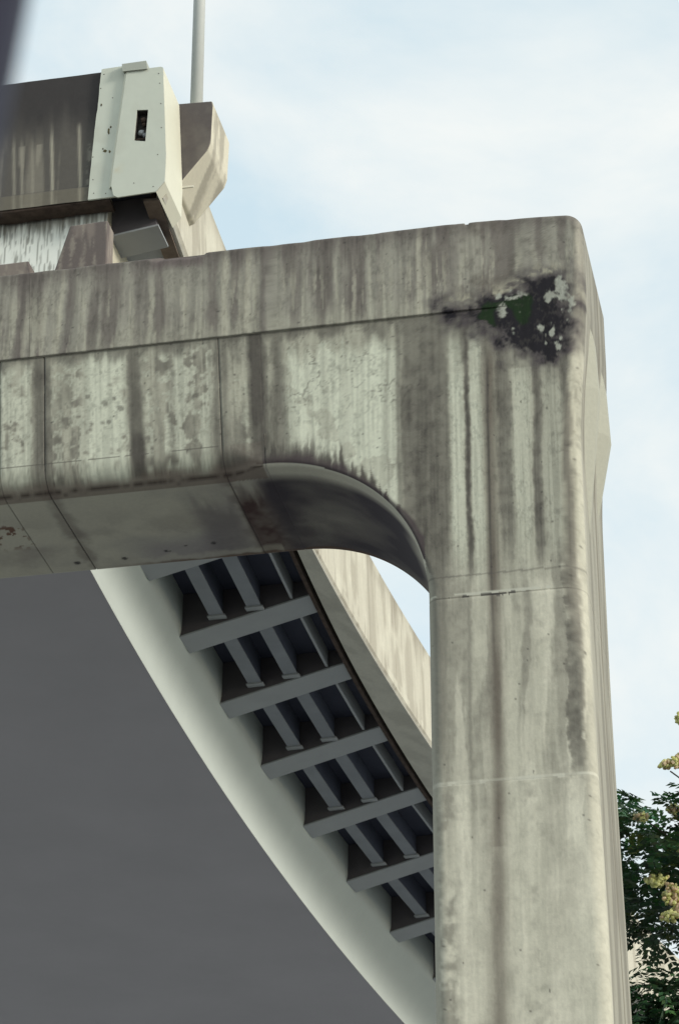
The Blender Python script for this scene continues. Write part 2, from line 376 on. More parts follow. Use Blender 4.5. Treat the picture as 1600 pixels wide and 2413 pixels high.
# arch: superelliptic quarter from (0, z_ar) to (s_ar, ZB)
NA = 330
arc = []
for i in range(1, NA):
    a = i / NA * pi / 2
    e = 2 / 2.05
    arc.append((s_ar * (1 - cos(a) ** e), z_ar + (ZB - z_ar) * sin(a) ** e))
lenr = ZT - z_ar; lent = WC - s_ar
ro = .20
for i, (ps, pz) in enumerate(arc):
    u = (i + 1) / NA
    # outer point travels up the right side, round the corner, then left along the top
    tot = lenr + lent; q = u * tot
    frac_turn = lenr / tot
    if q < lenr - ro: o_ = (WZ(z_ar + q), z_ar + q)
    elif q > lenr + ro: o_ = (WC - (q - lenr), ZT)
    else:
        a = (q - lenr + ro) / (2 * ro) * pi / 2
        o_ = (WC - ro + ro * cos(a), ZT - ro + ro * sin(a))
    ri = .16 + (.05 - .16) * sstep(0, .2, u) + (.10 - .05) * sstep(.6, 1, u)
    rr = .28 - .08 * sstep(.35, .5, u) - .17 * sstep(.5, .66, u)
    rows.append(((ps, pz), o_, float(ri), float(rr), 0, 2))
for s in sorted(seamrows(-7.2, s_ar, .022, SEAMS), reverse=True):
    g = max([GR[q] for q in SEAMS if abs(s - q) < 1e-6] + [0])
    ri = .10 + .24 * sstep(-2.15, -2.66, s)
    k = 2 if s > SEAMS[3] - 1e-9 else 3 if s > SEAMS[2] - 1e-9 else 4 if s > SEAMS[1] - 1e-9 else 5 if s > SEAMS[0] - 1e-9 else 6
    rows.append(((s, ZB), (s, ZT), float(ri), .03, g, k))
for s in np.arange(-7.6, -17.9, -.4):
    rows.append(((s, ZB), (s, ZT), .34, .03, 0, 6))
NF = 190; NI = 70; NOUT = 26; NB = 6; NC = 9
ringuv = None
V = []; CC = []; tagr = []
for (I, O, ri, rr, g, k) in rows:
    I = np.array(I, float); O = np.array(O, float)
    w = np.linalg.norm(O - I); d = (O - I) / w
    # front corner inner -> front -> corner outer -> outer side -> back -> inner side
    a = np.linspace(0, pi / 2, NC)
    t = []; y = []
    t += list(ri - ri * np.sin(a)[::-1] * 0 - ri * np.cos(a[::-1])[::-1] * 0 + 0 * a) if False else []
    T = np.concatenate([
        ri - ri * np.cos(a),                                   # inner front corner (from inner side to front)
        np.linspace(ri, w - rr, NF + 2)[1:-1],
        w - rr + rr * np.sin(a),
        np.full(NOUT, w),
        w - .05 + .05 * np.cos(a[::4]),
        np.linspace(w - .05, .06, NB + 2)[1:-1],
        .06 - .06 * np.sin(a[::4]),
        np.full(NI, 0.0)])
    Y = np.concatenate([
        ri - ri * np.sin(a),
        np.zeros(NF),
        rr - rr * np.cos(a),
        np.linspace(rr, D - .05, NOUT + 2)[1:-1],
        D - .05 + .05 * np.sin(a[::4]),
        np.full(NB, D),
        D - .06 + .06 * np.cos(a[::4]),
        np.linspace(D - .06, ri, NI + 2)[1:-1]])
    p = I[None, :] + d[None, :] * T[:, None]
    # groove: pull the ring inward
    if g:
        cy = D / 2; ct = w / 2
        Y = Y + np.sign(cy - Y) * g * (np.minimum(T, w - T) > .02) * ((Y < .02) | (Y > D - .02))
        off = np.where(T < .02, g, np.where(T > w - .02, -g, 0))
        p = p + d[None, :] * off[:, None]
    S = p[:, 0] + lean(p[:, 0], p[:, 1]); Z = p[:, 1]
    # slight unevenness of the cast faces
    V.append(np.stack([S, Y, Z], -1)); CC.append(np.stack([p[:, 0], p[:, 1], Y, T, np.full_like(T, w), np.full_like(T, min(1.0, g / .02))], -1)); tagr.append(k)
V = np.array(V); CC = np.array(CC); tagr = np.array(tagr)
n, m = V.shape[:2]
sC, zC, yC, tC, wC, gC = [CC[..., i] for i in range(6)]
V[..., 1] += np.where(yC < .01, (fbm(sC * 1.5, zC * 1.5, 201, 3) - .5) * .012, 0)
colr = conc(sC, zC)
# underside and inner arch: weathering, plus painted light and shade in the arch (over s along path and depth)
pathp = np.cumsum(np.r_[0, np.hypot(*(np.diff(np.array([r[0] for r in rows]), axis=0).T))])[:, None] + 0 * sC
und = (tC < .02) & (yC > .02)
inr = tC < .14
isbeam = (sC < -.02)
bb = fbm(pathp * .8, yC * 1.2, 301, 4); b2 = fbm(pathp * 5, yC * 5, 303, 4); b3 = fbm(pathp * 9, yC * 1.3, 305, 3)
cu = np.broadcast_to(nlin(186, 182, 166), sC.shape + (3,)).copy()
cu = mixc(cu, nlin(150, 144, 138), sstep(.38, .68, bb * .8 + b2 * .2) * .6)
cu = mixc(cu, nlin(190, 186, 168), sstep(.5, .7, b2) * .25)
cu = mixc(cu, nlin(112, 100, 100), sstep(.40, .75, fbm(pathp * 2.4, yC * 2.2, 351, 5)) * .35 * sstep(.4, 1.6, yC))
cu = mixc(cu, nlin(96, 84, 80), sstep(.16, .0, np.minimum(np.abs(sC + 2.68), np.abs(sC + 5.1)) + (b2 - .5) * .25) * .5)
bk = sstep(1.2, 1.9, yC + (bb - .5) * .8)
cu = mixc(cu, nlin(128, 122, 128), bk * band(sC, -4.4, -3.0, .4) * .65)
cu = mixc(cu, nlin(104, 98, 100), band(sC, -3.35, -2.75, .15) * sstep(.5, 1.3, yC + (b3 - .5)) * .6)
cu = mixc(cu, nlin(72, 52, 50), sstep(-2.74, -2.66, sC) * sstep(-1.75, -2.35, sC + (b2 - .5) * .6) * sstep(.35, 1.2, yC + (b3 - .5) * 1.2) * .9 * (.55 + .8 * b2))
cu = mixc(cu, nlin(66, 60, 66), band(sC, -2.3, -.30, .15) * (z_ar < zC) * .95 * (.5 + bb) * sstep(.2, .5, yC))  # arch centre darkened in colour for shade
cu = mixc(cu, nlin(200, 197, 180), sstep(.30, .22, yC) * (sC > -2.1) * .6)  # pale rim painted as light along the arch's front edge
cu = mixc(cu, nlin(190, 186, 168), sstep(2.18, 2.3, yC + (b2 - .5) * .3) * .4 * (sC < -2.4))
cu = mixc(cu, nlin(92, 72, 58), sstep(2.36, 2.42, yC + (b2 - .5) * .12) * .85 * sstep(-5.2, -3.6, sC) * (sC < -.3))
for (a, b, r) in ((-4.0, 2.1, .03), (-3.95, 2.12, .02), (-5.3, 2.2, .05), (-4.62, 2.2, .04), (-3.3, 2.0, .04), (-3.7, 2.0, .03)):
    cu = mixc(cu, C_DEEP, sstep(1.2, .7, np.hypot(sC - a, yC - b) / r + (b2 - .5)) * .9)
rst = band(sC, -6.2, -5.74, .06) * band(yC, .9, 1.6, .15) * sstep(.60, .64, fbm(pathp * 11, yC * 11, 311, 2))
cu = mixc(cu, C_RUST, rst * .9)
mixu = np.clip(sstep(.10, .02, tC) * ((yC > .02) * 1.0), 0, 1) * np.clip(isbeam + (sC >= -.02) * .4, 0, 1)
colr = colr * (1 - mixu[..., None]) + cu * mixu[..., None]
# curved arris of the beam: dirty lower lip
lip = (sC < -2.15) * (yC < .34) * (tC < .36)
lipn = sstep(.14, .04, tC + (fbm(sC * 6, sC * 0, 321, 3) - .5) * .12) * lip
colr = mixc(colr, nlin(116, 100, 90), lipn * .8 * (.5 + st_ if False else .8))
colr = mixc(colr, nlin(120, 108, 98), band(sC, -2.6, -2.14, .2) * lip * .3)
edge = lip * sstep(.012, .003, np.abs(tC - .02 - (fbm(sC * 9, sC * 0, 323, 3) - .5) * .02))
colr = mixc(colr, nlin(60, 48, 44), edge * .8)
ln = (np.abs(tC - .36) < .011) * (sC < -2.68) * (yC < .01) * (fbm(sC * 5, sC * 0, 325, 2) > .3)
colr = mixc(colr, C_DARK, ln * .75)
# arch lip streak
al = (sC > -2.15) * (sC < -.02) * (yC < .02) * sstep(.10 + .16 * sstep(-.4, -1.8, sC), .04, tC - ri * 0 + (fbm(pathp * 4, pathp * 0, 327, 3) - .5) * .12)
colr = mixc(colr, nlin(70, 60, 62), al * .85)
# seams
colr = mixc(colr, nlin(62, 54, 52), gC * np.where(zC < 14.9, .0, .85) * (fbm(sC * 6, zC * 6, 329, 2) > .28))
colr = mixc(colr, nlin(206, 203, 186), .8 * (.35 + .65 * sstep(.4, .6, fbm(sC * 7, sC * 0, 345, 3))) * (np.abs(zC - 14.865 + .02 * (fbm(sC * 3, sC * 0, 331, 2) - .5)) < .022) * (sC > -.1) * (.4 + .6 * (fbm(sC * 5, sC * 0, 333, 2) > .4)))
colr = mixc(colr, nlin(196, 194, 178), .8 * (fbm(sC * 4, sC * 0, 335, 3) > .42) * (np.abs(zC - 17.40 + .02 * (fbm(sC * 5, sC * 0, 337, 3) - .5)) < .020) * (sC > -.05) * (yC < 1.0))
colr = mixc(colr, C_DEEP, .75 * (fbm(sC * 5 + 3, sC * 0, 339, 3) > .5) * (np.abs(zC - 17.365 + .03 * (fbm(sC * 9, sC * 0, 341, 3) - .5)) < .016) * (sC > -.05) * (yC < .6))
colr = mixc(colr, C_DARK, .45 * (np.abs(zC - 17.66) < .012) * (sC > -.05) * (yC < .4))
# the side towards the sun: colour toned down as if in shade
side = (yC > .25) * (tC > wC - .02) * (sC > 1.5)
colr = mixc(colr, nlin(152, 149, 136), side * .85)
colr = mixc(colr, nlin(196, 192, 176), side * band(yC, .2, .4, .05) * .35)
# conduit-like dirt line on the side
sidn = fbm(yC * 5, zC * .4, 343, 4); colr = mixc(colr, nlin(112, 108, 98), side * sstep(.46, .64, sidn) * .6)
colr = mixc(colr, nlin(104, 96, 82), side * band(yC, 1.55, 1.65, .02) * .8)
names = {0: ('column_segment', None), 1: ('column_segment', None), 2: ('knee', 'rounded knee with black and green growth at the top corner'), 3: ('beam_panel', 'narrow rust-stained beam panel beside the knee'), 4: ('beam_panel', 'widest beam panel with chipped spots'), 5: ('beam_panel', None), 6: ('beam_panel', None)}
for k in range(7):
    idx = np.where(tagr == k)[0]
    a, b = idx.min(), idx.max() + 1
    if b < n: b += 1
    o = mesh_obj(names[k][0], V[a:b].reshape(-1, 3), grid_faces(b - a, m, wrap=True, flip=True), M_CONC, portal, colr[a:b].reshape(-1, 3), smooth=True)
    if names[k][1]: o['label'] = names[k][1]

# coping band, a little proud, its top edge worn
def coping_part(s0, s1, label=None):
    ns = max(3, int((s1 - s0) / .02)); nz = 66
    s = np.linspace(s0, s1, ns)
    topz = ZT + .006 - .05 * band(s, -3.55, -2.86, .08) * (.7 + .6 * fbm(s * 6, s * 0, 401, 3)) - .02 * np.clip(fbm(s * 3, s * 0, 403, 4) - .45, 0, 1) * 2 - .05 * np.exp(-((s - .62) / .02) ** 2) - .03 * np.exp(-((s + 2.83) / .03) ** 2)
    proud = .028 * (1 - sstep(.3, 1.3, s)) - .012 * sstep(1.0, 1.35, s)
    topz = topz - .03 * sstep(1.0, 1.4, s)
    zf = np.linspace(0, 1, nz)
    rowsV = []; rowsC = []
    for i in range(ns):
        z = 21.56 + (topz[i] - 21.56) * zf
        y = np.full(nz, -proud[i]); y += (fbm(s[i] * 2 + 0 * z, z * 2, 405, 3) - .5) * .014
        lo = np.array([[s[i], .02, 21.56]]); hi = np.array([[s[i], -proud[i] + .03, topz[i] + .008], [s[i], D + .03, topz[i] + .008], [s[i], D + .03, 21.56]])
        y[-1] += .012
        P = np.concatenate([lo, np.stack([s[i] + lean(s[i], z) * (s[i] < -2), y, z], -1), hi])
        rowsV.append(P)
    rowsV = np.array(rowsV)
    cc = conc(rowsV[..., 0], np.maximum(rowsV[..., 2], 21.57))
    v = rowsV.reshape(-1, 3); nn = rowsV.shape[1]
    f = grid_faces(ns, nn, wrap=True)
    o = mesh_obj('coping', v, f, M_CONC, portal, cc.reshape(-1, 3))
    if label: o['label'] = label
coping_part(-18, -5.3 + .0); coping_part(-5.297, 1.45, 'streaked coping band with worn top edge')

# anchorage bosses on the outer side
def boss(y0, y1, ztop, zpk, zbot, out, base=1.97):
    ym = (y0 + y1) / 2
    v = [(base, y0, zpk + .1), (base, ym, ztop), (base, y1, zpk + .1), (base, y1, zpk - .5), (base, ym, zbot), (base, y0, zpk - .5),
         (base + out, ym - .12, zpk + .35), (base + out, ym + .12, zpk + .35), (base + out * 1.15, ym + .12, zpk - .45), (base + out * 1.15, ym - .12, zpk - .45)]
    f = [[0, 1, 6], [1, 7, 6], [1, 2, 7], [2, 3, 8, 7], [3, 4, 8], [4, 9, 8], [4, 5, 9], [5, 0, 6, 9], [6, 7, 8, 9], [0, 5, 4, 3, 2, 1]]
    o = mesh_obj('side_boss', v, f, M_CONC, portal, np.tile(nlin(168, 167, 152), (10, 1))); fix_normals(o)
boss(.35, 1.25, 22.3, 21.0, 18.3, .20); boss(1.5, 2.46, 22.7, 20.95, 19.2, .20)

# bearing blocks on the crossbeam
def block(poly, y0, y1):
    xs = [p[0] for p in poly]; zs = [p[1] for p in poly]
    v, f = prism(poly, y0, y1)
    o = mesh_obj('bearing_block', v, f, M_CONC, portal); bevel_obj(o, .02, 2)
    bm = bmesh.new(); bm.from_mesh(o.data)
    bmesh.ops.triangulate(bm, faces=bm.faces)
    for _ in range(5):
        bmesh.ops.subdivide_edges(bm, edges=[e for e in bm.edges if e.calc_length() > .05], cuts=1)
        bmesh.ops.triangulate(bm, faces=bm.faces)
    bm.to_mesh(o.data); bm.free()
    co = np.array([v.co[:] for v in o.data.vertices]); s, z = co[:, 0] + co[:, 1], co[:, 2]
    c = np.broadcast_to(nlin(128, 118, 110), (len(co), 3)).copy()
    c = mixc(c, nlin(92, 84, 82), sstep(.4, .6, fbm(s * 7, z * 1.5, 501, 4)) * .7); c = mixc(c, nlin(158, 150, 136), sstep(.55, .7, fbm(s * 20, z * 2, 503, 3)) * .5)
    me = o.data; ca = me.color_attributes.new('Col', 'FLOAT_COLOR', 'POINT'); c4 = np.ones((len(co), 4), np.float32); c4[:, :3] = c; ca.data.foreach_set('color', c4.ravel())
    return o
block([(-5.30, 22.9), (-4.48, 22.9), (-4.49, 23.88), (-5.04, 23.86)], .3, .62)
block([(-6.6, 22.9), (-5.50, 22.9), (-5.60, 23.32), (-6.6, 23.31)], .25, .62)
block([(-10.4, 22.9), (-8.8, 22.9), (-8.9, 23.3), (-10.3, 23.3)], .6, 1.9)
block([(-14.4, 22.9), (-12.8, 22.9), (-12.9, 23.3), (-14.3, 23.3)], .6, 1.9)
# far column of the portal, out of frame to the left
v, f = prism([(-20.0, 0), (-17.8, 0), (-17.8, ZT), (-20.0, ZT)], 0.0, D)
o = mesh_obj('column_segment', v, f, M_CONC, portal, np.tile(nlin(176, 174, 158), (8, 1))); bevel_obj(o, .2, 3)

# ------------------------------------------------------------------ viaduct
via = empty('viaduct', (0, 0, 0), 0, label='curving elevated road with ribbed grey underside and pale concrete parapet, resting on the portal pier', category='viaduct')
CX, CY, RR = 142.36, 12.22, 146.58
def interp(S, xs, ys): return float(np.interp(S, xs, ys))
def slab_in(S): return interp(S, [22, 33.1, 38.3, 44.8, 60, 110], [0.0, .23, .43, .64, .85, .9])
def face_in(S): return interp(S, [22, 26, 33, 42, 110], [-.09, -.04, -.04, -.05, -.06])
def root_in(S): return 2.92 + (min(S, 70) - 32.87) * .0455
def box_in(S):
    q = min(S, 66); return 3.1 + .04 * (q - 30) + .0008 * (q - 30) ** 2
def DP(S, inset, z, omin=1.25):
    a = S / RR; r = RR + inset
    x = CX - r * cos(a); y = CY + r * sin(a)
    ls, lo = to_local(x, y)
    if lo < omin:
        x, y = to_world(ls + (lo - omin) * .055, omin)
    return (x, y, z)
Smax = 112.0
def sweep(name, prof, S0, S1, dS, mat, omin=1.25, colf=None, closed=True, smooth=False, parent=via, sub=1):
    """prof(S) -> list of (inset, z)"""
    ns = int((S1 - S0) / dS) + 1; Ss = np.linspace(S0, S1, ns)
    vv = []; pr = []
    for S in Ss:
        P = prof(S)
        if sub > 1:
            Q = []
            for i in range(len(P) if closed else len(P) - 1):
                a = P[i]; b = P[(i + 1) % len(P)]
                for k in range(sub): Q.append((a[0] + (b[0] - a[0]) * k / sub, a[1] + (b[1] - a[1]) * k / sub))
            if not closed: Q.append(P[-1])
            P = Q
        vv.append([DP(S, i_, z_, omin) for i_, z_ in P]); pr.append([(S, i_, z_) for i_, z_ in P])
    vv = np.array(vv); pr = np.array(pr); m_ = vv.shape[1]
    f = grid_faces(ns, m_, wrap=closed).tolist()
    if closed: f += [list(range(m_))[::-1], [(ns - 1) * m_ + i for i in range(m_)]]
    c = None
    if colf is not None: c = colf(pr[..., 0], pr[..., 1], pr[..., 2]).reshape(-1, 3)
    o = mesh_obj(name, vv.reshape(-1, 3), f, mat, parent, c, smooth); fix_normals(o)
    return o
# box girder: flat bottom and web that coves out under the deck
def web_prof(S):
    b = box_in(S); r_ = root_in(S)
    pts = []
    for q in np.linspace(0, 1, 16):
        pts.append((b + (r_ - .02 - b) * (q ** 2.2), 23.2 + 1.1 * q))
    pts += [(r_ - .05, 24.45), (r_ - .06, 24.7), (r_ - .06, 25.20)]
    return pts
sweep('girder_web', lambda S: web_prof(S), 23.6, Smax, 1.0, M_STEEL, omin=3.35, closed=False, smooth=True)
sweep('girder_soffit', lambda S: [(box_in(S) + .004, 23.197), (14.7, 23.197), (14.7, 23.24), (box_in(S) + .004, 23.24)], 23.6, Smax, 1.0, M_SOFFIT, omin=3.35)
sweep('girder_web', lambda S: [(14.7, 23.2), (14.7, 25.2), (14.8, 25.2), (14.8, 23.2)], 23.6, Smax, 2.0, M_STEEL, omin=3.35)
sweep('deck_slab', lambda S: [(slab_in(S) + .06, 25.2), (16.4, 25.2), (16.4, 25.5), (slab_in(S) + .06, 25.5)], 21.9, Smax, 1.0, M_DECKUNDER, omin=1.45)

def parcol(S, i, z):
    w_ = (fbm(S * .5, z * .7, 601, 3) - .5) * .3
    a = fbm((S + w_) * 3.2, z * .35, 603, 4); b = fbm((S + w_) * 10, z * .6, 605, 3); bl = fbm(S * .8, z * 1.2, 607, 4)
    c = np.broadcast_to(nlin(192, 187, 170), S.shape + (3,)).copy()
    c = mixc(c, nlin(158, 151, 135), sstep(.45, .62, a) * .6)
    c = mixc(c, nlin(200, 195, 178), sstep(.52, .66, b) * .45)
    c = mixc(c, nlin(120, 108, 92), sstep(.62, .74, b * .6 + a * .4) * .5)
    c = mixc(c, nlin(130, 122, 106), sstep(26.6, 27.0, z + (a - .5) * .5) * .5)
    c = mixc(c, nlin(210, 206, 188), sstep(.6, .7, fbm(S * 2.5, z * 3, 609, 3)) * .5)
    und_ = (z < 24.88)
    c = mixc(c, nlin(198, 195, 182), und_ * .9); c = mixc(c, nlin(112, 106, 96), und_ * sstep(.45, .7, fbm(S * 1.5, i * 5 + S * 1.5, 611, 4)) * .2)
    jn = np.abs((S % 5.0) - 2.5) < .035
    c = mixc(c, nlin(120, 114, 102), jn * .3 * (z > 24.95))
    return c
def par_prof(S):
    f_ = face_in(S); sl = slab_in(S)
    return [(f_, 24.92), (f_ + .0, 25.15), (0.02, 27.0 - .03), (.05, 27.0), (.33, 27.0), (.36, 26.97), (.46, 25.5), (max(sl, f_ + .08) + .06, 25.2), (max(sl, f_ + .08) + .05, 24.85), (f_ + .05, 24.85)]
sweep('parapet', par_prof, 21.95, 60, .06, M_CONC, omin=1.26, colf=parcol, sub=8)
o = sweep('parapet', par_prof, 60.012, Smax, .15, M_CONC, omin=1.26, colf=parcol, sub=8)
sweep('parapet', lambda S: [(16.4, 24.9), (16.4, 27), (16.75, 27), (16.75, 24.9)], 21.95, Smax, 2, M_CONC, omin=1.26, colf=parcol)
# rusty drip strip along the slab edge
M_RUST = new_mat('rusty_edge', color=lin(74, 62, 54), rough=.95, grain=.5, gscale=6, bump=.3)
sweep('drip_strip', lambda S: [(slab_in(S) + .11 + .02, 24.835), (slab_in(S) + .11 + .09, 24.835), (slab_in(S) + .11 + .09, 25.19), (slab_in(S) + .11 + .02, 25.19)], 22.2, Smax, 1.0, M_RUST, omin=1.5)

# brackets
def quadbox(P):  # P: 8 world points bottom(4) top(4)
    return P, [[0, 3, 2, 1], [4, 5, 6, 7], [0, 1, 5, 4], [1, 2, 6, 5], [2, 3, 7, 6], [3, 0, 4, 7]]
SB = [23.0, 26.0, 29.0, 32.03, 35.05, 38.08, 41.2, 44.52, 47.92] + [47.92 + 3.45 * k for k in range(1, 18)]
W = .70
for S in SB:
    ti = slab_in(S) + .2; rt = root_in(S) - .01
    zt_, zr = 24.88, 24.30
    # bottom flange
    P = []
    for z_off in (0, .03):
        P += [DP(S, rt, zr + z_off, 1.5), DP(S, ti, zt_ + z_off, 1.5), DP(S + W, ti, zt_ + z_off, 1.5), DP(S + W, rt, zr + z_off, 1.5)]
    v, f = quadbox(P)
    br_o = mesh_obj('bracket', v, f, M_BRACK, via); fix_normals(br_o)
    P = []
    g_ = .02
    rr_ = rt + .9
    zrr = zr
    P = [DP(S + g_, rt, zr + .028, 1.5), DP(S + g_, ti + .01, zt_ + .028, 1.5), DP(S + W - g_, ti + .01, zt_ + .028, 1.5), DP(S + W - g_, rt, zr + .028, 1.5),
         DP(S + g_, rt, 25.195, 1.5), DP(S + g_, ti + .01, 25.195, 1.5), DP(S + W - g_, ti + .01, 25.195, 1.5), DP(S + W - g_, rt, 25.195, 1.5)]
    v, f = quadbox(P)
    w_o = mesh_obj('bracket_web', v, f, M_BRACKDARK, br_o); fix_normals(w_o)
# stringers, one per bay and line
for S, Sn in zip(SB[:-1], SB[1:]):
    Sa, Sb = S + W + .0, Sn
    for fr, hw, zb in ((.70, .135, 24.61), (.415, .135, 24.71)):
        def ins(q, fr=fr):
            return slab_in(q) + .2 + (root_in(q) - slab_in(q) - .2) * fr
        def bar(q0, q1, w0, z0, z1):
            return [DP(q, ins(q) + sg * w0, z_, 1.5) for z_ in (z0, z1) for (q, sg) in ((q0, 1), (q0, -1), (q1, -1), (q1, 1))]
        v, f = quadbox(bar(Sa, Sb - .01, hw, zb, zb + .025)); o = mesh_obj('stringer', v, f, M_STRF, via); fix_normals(o)
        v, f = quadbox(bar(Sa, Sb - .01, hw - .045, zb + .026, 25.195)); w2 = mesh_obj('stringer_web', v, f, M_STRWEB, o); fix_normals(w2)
        # end cleat
        q = Sb - .16; P = [DP(q, ins(q) + .17, zb - .03), DP(q, ins(q) - .17, zb - .03), DP(Sb - .01, ins(q) - .17, zb - .03), DP(Sb - .01, ins(q) + .17, zb - .03), DP(q, ins(q) + .17, zb + .0), DP(q, ins(q) - .17, zb), DP(Sb - .01, ins(q) - .17, zb), DP(Sb - .01, ins(q) + .17, zb)]
        v, f = quadbox(P); c_o = mesh_obj('cleat', v, f, M_BRACK, o); fix_normals(c_o)
    def ins3(q): return slab_in(q) + .2 + (root_in(q) - slab_in(q) - .2) * .14
    P = []
    for dz_ in (0, .34):
        for (q, sg) in ((Sa, 1), (Sa, -1), (Sb, -1), (Sb, 1)):
            P.append(DP(q, ins3(q) + sg * .025, 24.85 + dz_, 1.5))
    v, f = quadbox(P); o = mesh_obj('edge_stiffener', v, f, M_BRACK, via); fix_normals(o)

# ------------------------------------------------------------------ stub end of the viaduct (built in the portal's axes)
stub = empty('end_frame', (P0.x, P0.y, 0), -PHI); stub.parent = via
stub.name = 'deck_end'
def whitecol(s, z, k=0):
    c = np.broadcast_to(nlin(200, 203, 188), s.shape + (3,)).copy()
    c = mixc(c, nlin(186, 186, 170), sstep(.5, .7, fbm(s * 3, z * 3, 701 + k, 4)) * .35)
    return c
# dark stained end wall
def endwall():
    ns, nz = 520, 96
    s = np.linspace(-18.0, -4.97, ns); z = np.linspace(24.87, 27.16, nz)
    Sg, Zg = np.meshgrid(s, z, indexing='ij')
    Yg = np.full_like(Sg, 1.2) - .03 * (Zg > 25.13) * 0 + np.where(Zg < 25.13, -.035, 0) + (fbm(Sg * 2, Zg * 2, 711, 3) - .5) * .015
    a = fbm(Sg * 6 + .2 * Zg, Zg * .4, 713, 4); b = fbm(Sg * 18, Zg * .7, 715, 3); bl = fbm(Sg * 1.5, Zg * 1.5, 717, 4)
    c = np.broadcast_to(nlin(92, 88, 82), Sg.shape + (3,)).copy()
    c = mixc(c, nlin(48, 45, 47), sstep(25.7, 26.7, Zg + (a - .5) * 1.1) * .75)
    c = mixc(c, nlin(142, 136, 122), sstep(.5, .66, a) * .55 * sstep(26.5, 25.6, Zg))
    for q, k in ((-5.62, .85), (-5.2, .7), (-6.08, .5), (-6.2, .45), (-5.92, .3)):
        c = mixc(c, nlin(176, 170, 152), k * band(Sg + .06 * (Zg - 25), q - .02, q + .02, .02) * sstep(26.35, 26.0, Zg + (bl - .5) * .8))
    c = mixc(c, nlin(160, 154, 138), sstep(.6, .72, b * .6 + bl * .4) * .45 * (Zg < 26))
    c = mixc(c, nlin(120, 114, 98), .5 * (Zg < 25.13)); c = mixc(c, nlin(60, 56, 54), .6 * band(Zg, 25.11, 25.15, .01))
    c = mixc(c, nlin(150, 146, 132), sstep(.52, .6, fbm(Sg * 14, Zg * 9, 719, 3)) * band(Sg, -5.12, -4.95, .03) * .5 * (Zg < 26))
    v = np.stack([Sg, Yg, Zg], -1)
    o = mesh_obj('end_wall', v.reshape(-1, 3), grid_faces(ns, nz), M_CONC, stub, c.reshape(-1, 3), smooth=True)
    if o.data.polygons[0].normal.y > 0: o.data.flip_normals()
    pv, pf = prism([(-18, 24.86), (-4.99, 24.86), (-4.99, 27.155), (-18, 27.155)], 1.245, 1.55)
    mesh_obj('end_wall_core', pv, pf, M_CONC, o, np.tile(nlin(90, 84, 80), (8, 1)))
endwall()
# ragged dark strip standing in for the shaded gap below the wall
ns = 220; s = np.linspace(-14, -4.75, ns); hgt = .015 + .05 * fbm(s * 4, s * 0, 721, 4)
lv = []
for i in range(ns):
    lv += [(s[i], 1.18, 24.875), (s[i], 1.19, 24.87 - hgt[i] * .8), (s[i], 1.45, 24.86 - hgt[i]), (s[i], 1.5, 24.875)]
o = mesh_obj('gap_shade', np.array(lv), grid_faces(ns, 4, wrap=True), M_RUST, stub); fix_normals(o)
# white end girder face, streaked
def endgirder():
    ns, nz = 460, 60
    s = np.linspace(-14, -4.87, ns); z = np.linspace(23.25, 25.0, nz)
    Sg, Zg = np.meshgrid(s, z, indexing='ij')
    b = fbm(Sg * 30, Zg * 1.2, 731, 4); d = fbm(Sg * 50, Zg * 4, 733, 3)
    c = np.broadcast_to(nlin(236, 238, 228), Sg.shape + (3,)).copy()
    c = mixc(c, nlin(150, 150, 138), sstep(.54, .66, b * .6 + d * .4) * .5)
    c = mixc(c, nlin(116, 112, 100), sstep(24.5, 24.85, Zg + (b - .5) * .8) * .8)
    c = mixc(c, nlin(96, 92, 82), sstep(.60, .68, d) * .5)
    o = mesh_obj('end_girder', np.stack([Sg, np.full_like(Sg, 1.5), Zg], -1).reshape(-1, 3), grid_faces(ns, nz), M_WHITE, stub, c.reshape(-1, 3))
    if o.data.polygons[0].normal.y > 0: o.data.flip_normals()
    pv, pf = prism([(-14, 23.25), (-4.873, 23.25), (-4.873, 25.19), (-14, 25.19)], 1.503, 3.6)
    cc = np.tile(nlin(204, 198, 176), (8, 1))
    mesh_obj('end_girder_core', pv, pf, M_WHITE, o, cc)
endgirder()
# first bracket beside the end girder
P = [(-4.87, 1.70, 24.56), (-4.16, 1.70, 24.66), (-4.16, 2.28, 24.66), (-4.87, 2.28, 24.56), (-4.87, 1.70, 24.59), (-4.16, 1.70, 24.69), (-4.16, 2.28, 24.69), (-4.87, 2.28, 24.59)]
v, f = quadbox(P); o = mesh_obj('bracket', v, f, M_BRACK, stub); fix_normals(o)
v, f = quadbox([(-4.87, 1.72, 24.585), (-4.2, 1.72, 24.68), (-4.2, 2.26, 24.68), (-4.87, 2.26, 24.585), (-4.87, 1.72, 25.19), (-4.2, 1.72, 25.19), (-4.2, 2.26, 25.19), (-4.87, 2.26, 25.19)])
w_ = mesh_obj('bracket_web', v, f, M_BRACKDARK, o); fix_normals(w_)

